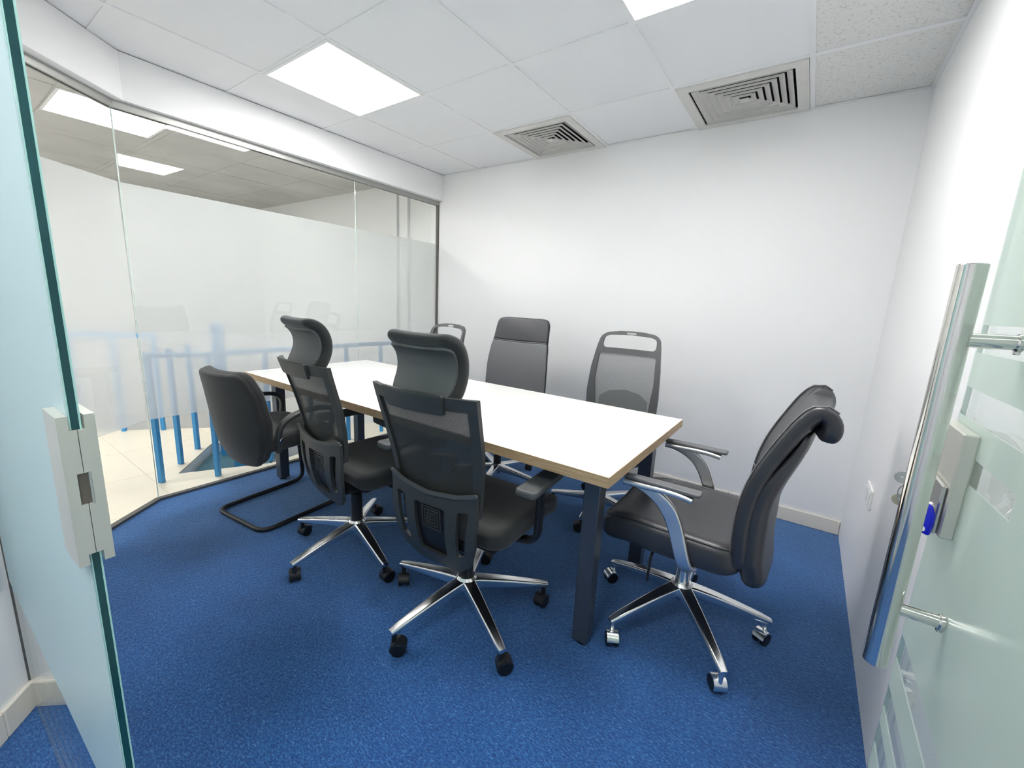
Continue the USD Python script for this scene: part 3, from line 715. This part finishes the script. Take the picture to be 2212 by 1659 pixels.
    obj("headrest_bracket", plate(rpoly([(-0.118, 0.925), (0.118, 0.925), (0.124, 0.992), (-0.124, 0.992)], 0.008), 0.012, sheet(-0.009), 0.02), "plastic", hr, smooth=40)
    for s_ in (-1, 1):
        ap = fillet([(s_ * 0.18, 0.03, 0.385), (s_ * 0.285, 0.03, 0.40), (s_ * 0.288, 0.03, 0.625)], 0.05)
        arm = obj("armrest", sweep(ap, rrp(0.022, 0.038, 0.007, 3), up=(0, 1, 0)), "plastic_dark", t, smooth=40)
        obj("arm_pad", pad(rpoly([(s_ * 0.288 - 0.042, -0.10), (s_ * 0.288 + 0.042, -0.10), (s_ * 0.288 + 0.038, 0.15), (s_ * 0.288 - 0.038, 0.15)], 0.02), 0.028, 0.010, n=64, nr=3, place=lambda Vv: Vv + [0, 0, 0.638]), "shell", arm, smooth=50)
    return t
task_chair("black mesh office chair with headrest nearest the doors, front and centre", (2.180, -1.251, 0), 4, 40.5, 3, (-0.010, -0.003))
task_chair("black mesh office chair with headrest between the sled-base chair and the nearest mesh chair", (1.47, -1.226, 0), -4.7, 61.9, 5, (-0.014, -0.047))

# --- visitor chair on a sled base
vc = thing("visitor_chair", "low black fabric visitor chair with a tubular sled base and looped arms", "visitor chair", (0.73, -1.30, 0), 6)
sled = fillet([(-0.215, 0.10, 0.43), (-0.22, 0.27, 0.41), (-0.22, 0.30, 0.014), (-0.22, -0.24, 0.014), (0.22, -0.24, 0.014), (0.22, 0.30, 0.014), (0.22, 0.27, 0.41), (0.215, 0.10, 0.43)], 0.07, 8)
obj("sled_frame", tube(sled, 0.0125, 12), "plastic_dark", vc, smooth=50)
obj("seat", pad(rpoly([(-0.24, -0.22), (0.24, -0.22), (0.25, 0.25), (-0.25, 0.25)], 0.09), 0.085, 0.035, 0.006, place=seat_map(0.475, 0.25)), "fabric", vc, smooth=50)
vprof = [(-0.165, 0.345), (-0.205, 0.43), (-0.232, 0.56), (-0.252, 0.70), (-0.285, 0.88)]
vm = along(vprof)
vb = rpoly([(-0.15, 0.0), (0.15, 0.0), (0.225, 0.11), (0.25, 0.26), (0.235, 0.42), (0.19, 0.53), (-0.19, 0.53), (-0.235, 0.42), (-0.25, 0.26), (-0.225, 0.11)], 0.07)
vcurve = lambda u, s_: 0.058 * (u / 0.25) ** 2
obj("backrest", pad(vb, 0.055, 0.022, 0.01, place=lambda Vv: vm(Vv, vcurve)), "fabric", vc, smooth=50)
obj("back_shell", pad(vb.buffer(-0.003), 0.040, 0.018, 0.006, place=lambda Vv: vm(Vv + [0, 0, -0.022], vcurve)), "fabric", vc, smooth=50)
obj("back_spine", sweep(spline([(0, 0.0, 0.42), (0, -0.16, 0.40), (0, -0.20, 0.42), (0, -0.225, 0.46)], 16), rrp(0.07, 0.014, 0.005, 3), up=(0, 0.3, 1)), "plastic_dark", vc, smooth=50)
for s_ in (-1, 1):
    loop = fillet([(s_ * 0.22, 0.16, 0.43), (s_ * 0.265, 0.22, 0.62), (s_ * 0.268, 0.02, 0.645), (s_ * 0.262, -0.14, 0.60), (s_ * 0.225, -0.13, 0.43)], 0.10, 8)
    ar = obj("armrest", sweep(loop, rrp(0.036, 0.024, 0.010, 4), up=(0.0, 0.02, 1) if False else None), "plastic", vc, smooth=50)
    obj("arm_bolt", cyl((s_ * 0.243, -0.128, 0.50), (s_ * 0.262, -0.128, 0.50), 0.011, 20, 0.002), "chrome", ar, smooth=35)

# --- chairs on the far side: framed mesh back with a hand opening
def frame_chair(label, loc, rotz, dz=0.0):
    t = thing("mesh_back_chair", label, "office chair", loc, rotz, group="mesh chairs with a hand opening at the back top")
    star_base(t, 18, 0.31, 0.105, 0.082, "chrome", "plastic_dark", "plastic_dark", 0.42 + dz, 11)
    obj("tilt_mechanism", bx((-0.08, -0.12, 0.355 + dz), (0.08, 0.10, 0.405 + dz), 0.012), "plastic_dark", t, smooth=30)
    obj("seat", pad(rpoly([(-0.235, -0.22), (0.235, -0.22), (0.24, 0.24), (-0.24, 0.24)], 0.07), 0.075, 0.03, 0.004, place=seat_map(0.445 + dz, 0.24)), "fabric", t, smooth=50)
    prof = [(-0.20, 0.40), (-0.245, 0.50), (-0.255, 0.65), (-0.262, 0.80), (-0.290, 0.98), (-0.335, 1.12)]
    pz = spline(prof, 80)
    def sheet(off): return lambda Vv: np.stack([Vv[:, 0], np.interp(Vv[:, 1], pz[:, 1], pz[:, 0]) + 0.035 * (Vv[:, 0] / 0.22) ** 2 - Vv[:, 2] + off, Vv[:, 1] + dz], 1)
    outer = Polygon([(-0.225, 0.50), (0.225, 0.50), (0.232, 0.72), (0.222, 0.88), (0.203, 1.02), (0.190, 1.085), (0.150, 1.108), (0.08, 1.117), (0, 1.120), (-0.08, 1.117), (-0.150, 1.108), (-0.190, 1.085), (-0.203, 1.02), (-0.222, 0.88), (-0.232, 0.72)])
    outer = outer.buffer(-0.055, quad_segs=12).buffer(0.055, quad_segs=12).union(sbox(-0.225, 0.50, 0.225, 0.60))
    hole = rpoly([(-0.176, 1.008), (0.176, 1.008), (0.170, 1.078), (0.13, 1.090), (0, 1.096), (-0.13, 1.090), (-0.170, 1.078)], 0.026)
    win = rpoly([(-0.168, 0.53), (0.168, 0.53), (0.178, 0.65), (0.192, 0.80), (0.183, 0.972), (-0.183, 0.972), (-0.192, 0.80), (-0.178, 0.65)], 0.015)
    obj("back_frame", plate(outer.difference(hole).difference(win), 0.022, sheet(0.011), 0.022), "frame_grey", t, smooth=40)
    obj("back_mesh", plate(win.buffer(0.004), 0.0015, sheet(0.0), 0.025), "net_grey", t, smooth=40)
    obj("lumbar_pad", plate(rpoly([(-0.160, 0.60), (0.160, 0.60), (0.158, 0.685), (0.10, 0.725), (0, 0.742), (-0.10, 0.725), (-0.158, 0.685)], 0.01), 0.012, sheet(-0.016), 0.02), "shell", t, smooth=40)
    obj("badge", plate(rpoly([(-0.030, 1.099), (0.030, 1.099), (0.030, 1.111), (-0.030, 1.111)], 0.002), 0.002, sheet(0.0135), 0.02), "plate_silver", t, smooth=40, label="small pale badge plate")
    obj("back_bracket", sweep(spline([(0, -0.05, 0.385 + dz), (0, -0.20, 0.385 + dz), (0, -0.265, 0.44 + dz), (0, -0.278, 0.52 + dz)], 16), rrp(0.10, 0.02, 0.006, 3), up=(0, 0.3, 1)), "plastic_dark", t, smooth=50)
    for s_ in (-1, 1):
        loop = fillet([(s_ * 0.20, 0.13, 0.395), (s_ * 0.260, 0.15, 0.42), (s_ * 0.265, 0.17, 0.60), (s_ * 0.265, -0.10, 0.615), (s_ * 0.263, -0.13, 0.42), (s_ * 0.20, -0.11, 0.395)], 0.06, 7)
        ar = obj("armrest", mv(tube(loop, 0.011, 12), (0, 0, dz)), "chrome", t, smooth=50)
        obj("arm_pad", pad(rpoly([(s_ * 0.265 - 0.025, -0.085), (s_ * 0.265 + 0.025, -0.085), (s_ * 0.265 + 0.025, 0.14), (s_ * 0.265 - 0.025, 0.14)], 0.02), 0.022, 0.009, n=64, nr=3, place=lambda Vv: Vv + [0, 0, 0.628 + dz]), "plastic_dark", ar, smooth=50)
    return t
fc1 = frame_chair("grey-framed mesh chair with a hand opening, on the far side nearest the right wall", (2.255, -0.085, 0), 183)
frame_chair("grey-framed mesh chair with a hand opening, on the far side by the glass partition corner", (0.885, -0.38, 0), 172, -0.035)

# --- high-back leather chair in the middle of the far side
lc = thing("high_back_chair", "high-backed grey leather chair in the middle of the far side", "office chair", (1.47, -0.13, 0), 186)
star_base(lc, 30, 0.31, 0.105, 0.082, "chrome", "plastic_dark", "plastic_dark", 0.42, 17)
obj("tilt_mechanism", bx((-0.08, -0.12, 0.355), (0.08, 0.10, 0.405), 0.012), "plastic_dark", lc, smooth=30)
obj("seat", pad(rpoly([(-0.25, -0.23), (0.25, -0.23), (0.25, 0.25), (-0.25, 0.25)], 0.07), 0.09, 0.035, 0.005, place=seat_map(0.45, 0.25)), "leather_grey", lc, smooth=50)
lm = along([(-0.21, 0.42), (-0.235, 0.55), (-0.245, 0.70), (-0.265, 0.88), (-0.30, 1.02), (-0.335, 1.155)])
lcurve = lambda u, s_: 0.03 * (u / 0.22) ** 2
body = Polygon([(-0.235, 0.0), (0.235, 0.0), (0.248, 0.25), (0.244, 0.40), (0.232, 0.52), (0.222, 0.57), (0.212, 0.70), (0.196, 0.735), (0.14, 0.748), (0, 0.752), (-0.14, 0.748), (-0.196, 0.735), (-0.212, 0.70), (-0.222, 0.57), (-0.232, 0.52), (-0.244, 0.40), (-0.248, 0.25)])
body = body.buffer(-0.03, quad_segs=10).buffer(0.03, quad_segs=10)
lowp, topp = body.intersection(sbox(-1, -1, 1, 0.566)).buffer(-0.006).buffer(0.006), body.intersection(sbox(-1, 0.568, 1, 2)).buffer(-0.006).buffer(0.006)
obj("backrest", pad(lowp, 0.046, 0.012, 0.005, place=lambda Vv: lm(Vv, lcurve)), "leather_grey", lc, smooth=50)
obj("head_section", pad(topp, 0.050, 0.014, 0.010, place=lambda Vv: lm(Vv, lcurve)), "leather_mid", lc, smooth=50, label="darker padded head section")
obj("seam", plate(LineString([(-0.218, 0.567), (0.218, 0.567)]).buffer(0.0025), 0.004, lambda Vv: lm(Vv + [0, 0, 0.0205], lcurve), 0.02), "stitch", lc, smooth=40)
obj("piping", plate(body.buffer(0.003).difference(body.buffer(-0.004)), 0.010, lambda Vv: lm(Vv + [0, 0, -0.005], lcurve), 0.02), "plastic_dark", lc, smooth=40)
for s_ in (-1, 1):
    loop = fillet([(s_ * 0.20, 0.15, 0.40), (s_ * 0.268, 0.16, 0.43), (s_ * 0.268, 0.19, 0.60), (s_ * 0.268, -0.12, 0.62), (s_ * 0.27, -0.22, 0.60)], 0.06, 7)
    ar = obj("armrest", tube(loop, 0.012, 12), "chrome", lc, smooth=50)
    obj("arm_pad", pad(rpoly([(s_ * 0.268 - 0.025, -0.10), (s_ * 0.268 + 0.025, -0.10), (s_ * 0.268 + 0.025, 0.16), (s_ * 0.268 - 0.025, 0.16)], 0.02), 0.022, 0.009, n=64, nr=3, place=lambda Vv: Vv + [0, 0, 0.632]), "plastic_dark", ar, smooth=50)

# --- executive chair at the table's right end
ex = thing("executive_chair", "black leather executive chair with polished metal arms at the end of the table", "office chair", (2.905, -0.725, 0), 90)
star_base(ex, 20.3 - 90, 0.336, 0.172, 0.090, "chrome", "chrome", "chrome", 0.40, 23, at=(-0.040, 0.006))
obj("tilt_mechanism", bx((-0.09, -0.14, 0.335), (0.09, 0.12, 0.385), 0.012), "plastic_dark", ex, smooth=30)
obj("lever", tube(fillet([(0.06, 0.07, 0.36), (-0.20, 0.10, 0.355), (-0.215, 0.10, 0.25)], 0.02, 5), 0.005, 8), "plastic_dark", ex, smooth=50)
obj("seat", pad(rpoly([(-0.255, -0.20), (0.255, -0.20), (0.262, 0.10), (0.235, 0.31), (-0.235, 0.31), (-0.262, 0.10)], 0.085), 0.105, 0.045, 0.008, n=128, place=seat_map(0.435, 0.31, 0.035, 0.02)), "leather", ex, smooth=60)
obj("seat_piping", tube([(x, y, z) for x, y, z in seat_map(0.435, 0.31, 0.035, 0.02)(np.c_[resample(rpoly([(-0.243, -0.19), (0.243, -0.19), (0.250, 0.10), (0.223, 0.30), (-0.223, 0.30), (-0.250, 0.10)], 0.08), 80), np.full(80, 0.042)])], 0.0035, 6, True), "leather", ex, smooth=60)
fp = [(-0.186, 0.42), (-0.184, 0.50), (-0.182, 0.60), (-0.192, 0.70), (-0.228, 0.82), (-0.274, 0.92), (-0.306, 0.975), (-0.331, 0.994), (-0.354, 0.978), (-0.360, 0.942), (-0.354, 0.908)]
em = along(fp); EL = em.length
ecurve = lambda u, s_: 0.028 * (u / 0.25) ** 2
cu = rpoly([(-0.235, 0.0), (0.235, 0.0), (0.25, 0.12), (0.25, EL), (-0.25, EL), (-0.25, 0.12)], 0.045)
obj("back_cushion", pad(cu, 0.044, 0.016, 0.003, n=240, place=lambda Vv: em(Vv + [0, 0, -0.023], ecurve)), "leather", ex, smooth=60)
for s_ in (-1, 1):
    sp = em(np.c_[np.full(40, s_ * 0.232), np.linspace(0.03, EL - 0.08, 40), np.full(40, 0.0025)], ecurve)
    obj("piping", tube(sp, 0.003, 6), "leather_grey", ex, smooth=60)
cross = em(np.c_[np.linspace(-0.225, 0.225, 24), np.full(24, 0.24), np.full(24, 0.0035)], ecurve)
obj("seam", tube(cross, 0.002, 6), "stitch", ex, smooth=60)
rp_ = [(-0.252, 0.318), (-0.246, 0.38), (-0.236, 0.46), (-0.232, 0.56), (-0.238, 0.66), (-0.270, 0.76), (-0.308, 0.85), (-0.326, 0.92)]
rm = along(rp_); RL = rm.length
rs = rpoly([(-0.10, 0.0), (0.10, 0.0), (0.20, 0.05), (0.235, 0.14), (0.240, 0.42), (0.22, RL), (-0.22, RL), (-0.240, 0.42), (-0.235, 0.14), (-0.20, 0.05)], 0.035)
def rth(Vv):
    f = np.clip(Vv[:, 1] / RL, 0, 1); k = np.interp(f, [0, 0.12, 0.45, 0.8, 1.0], [0.55, 1.0, 1.0, 0.55, 0.28])
    return np.stack([Vv[:, 0], Vv[:, 1], Vv[:, 2] * k], 1)
obj("back_shell", pad(rs, 0.070, 0.030, 0.0, n=160, nr=6, place=lambda Vv: rm(rth(Vv), ecurve)), "leather", ex, smooth=60)
for s_ in (-1, 1):
    x_ = s_ * 0.268
    bar_p = spline([(x_ - s_ * 0.05, -0.045, 0.365), (x_, -0.030, 0.40), (x_ + s_ * 0.004, 0.005, 0.50), (x_ + s_ * 0.004, 0.055, 0.595), (x_ + s_ * 0.002, 0.115, 0.634), (x_, 0.205, 0.648)], 30)
    wd = np.interp(np.linspace(0, 1, 30), [0, 0.3, 0.6, 0.8, 1], [0.040, 0.050, 0.054, 0.040, 0.026])
    ar = obj("armrest", sweep(bar_p, np.array([rrp(w_, 0.020, 0.007, 4) for w_ in wd]), up=(1, 0, 0)), "alu_arm", ex, smooth=50, label="polished metal arm")
    tb_ = spline([(x_, 0.205, 0.649), (x_, 0.10, 0.652), (x_, 0.0, 0.650), (x_, -0.03, 0.645)], 16)
    obj("arm_bar", sweep(tb_, rrp(0.056, 0.020, 0.008, 4)), "alu_arm", ar, smooth=50)
    obj("arm_pad", pad(rpoly([(x_ - 0.024, -0.055), (x_ + 0.024, -0.055), (x_ + 0.022, 0.12), (x_ + 0.013, 0.215), (x_ - 0.013, 0.215), (x_ - 0.022, 0.12)], 0.011), 0.014, 0.006, n=80, nr=3, place=lambda Vv: Vv + [0, 0, 0.6675]), "leather_grey", ar, smooth=50)
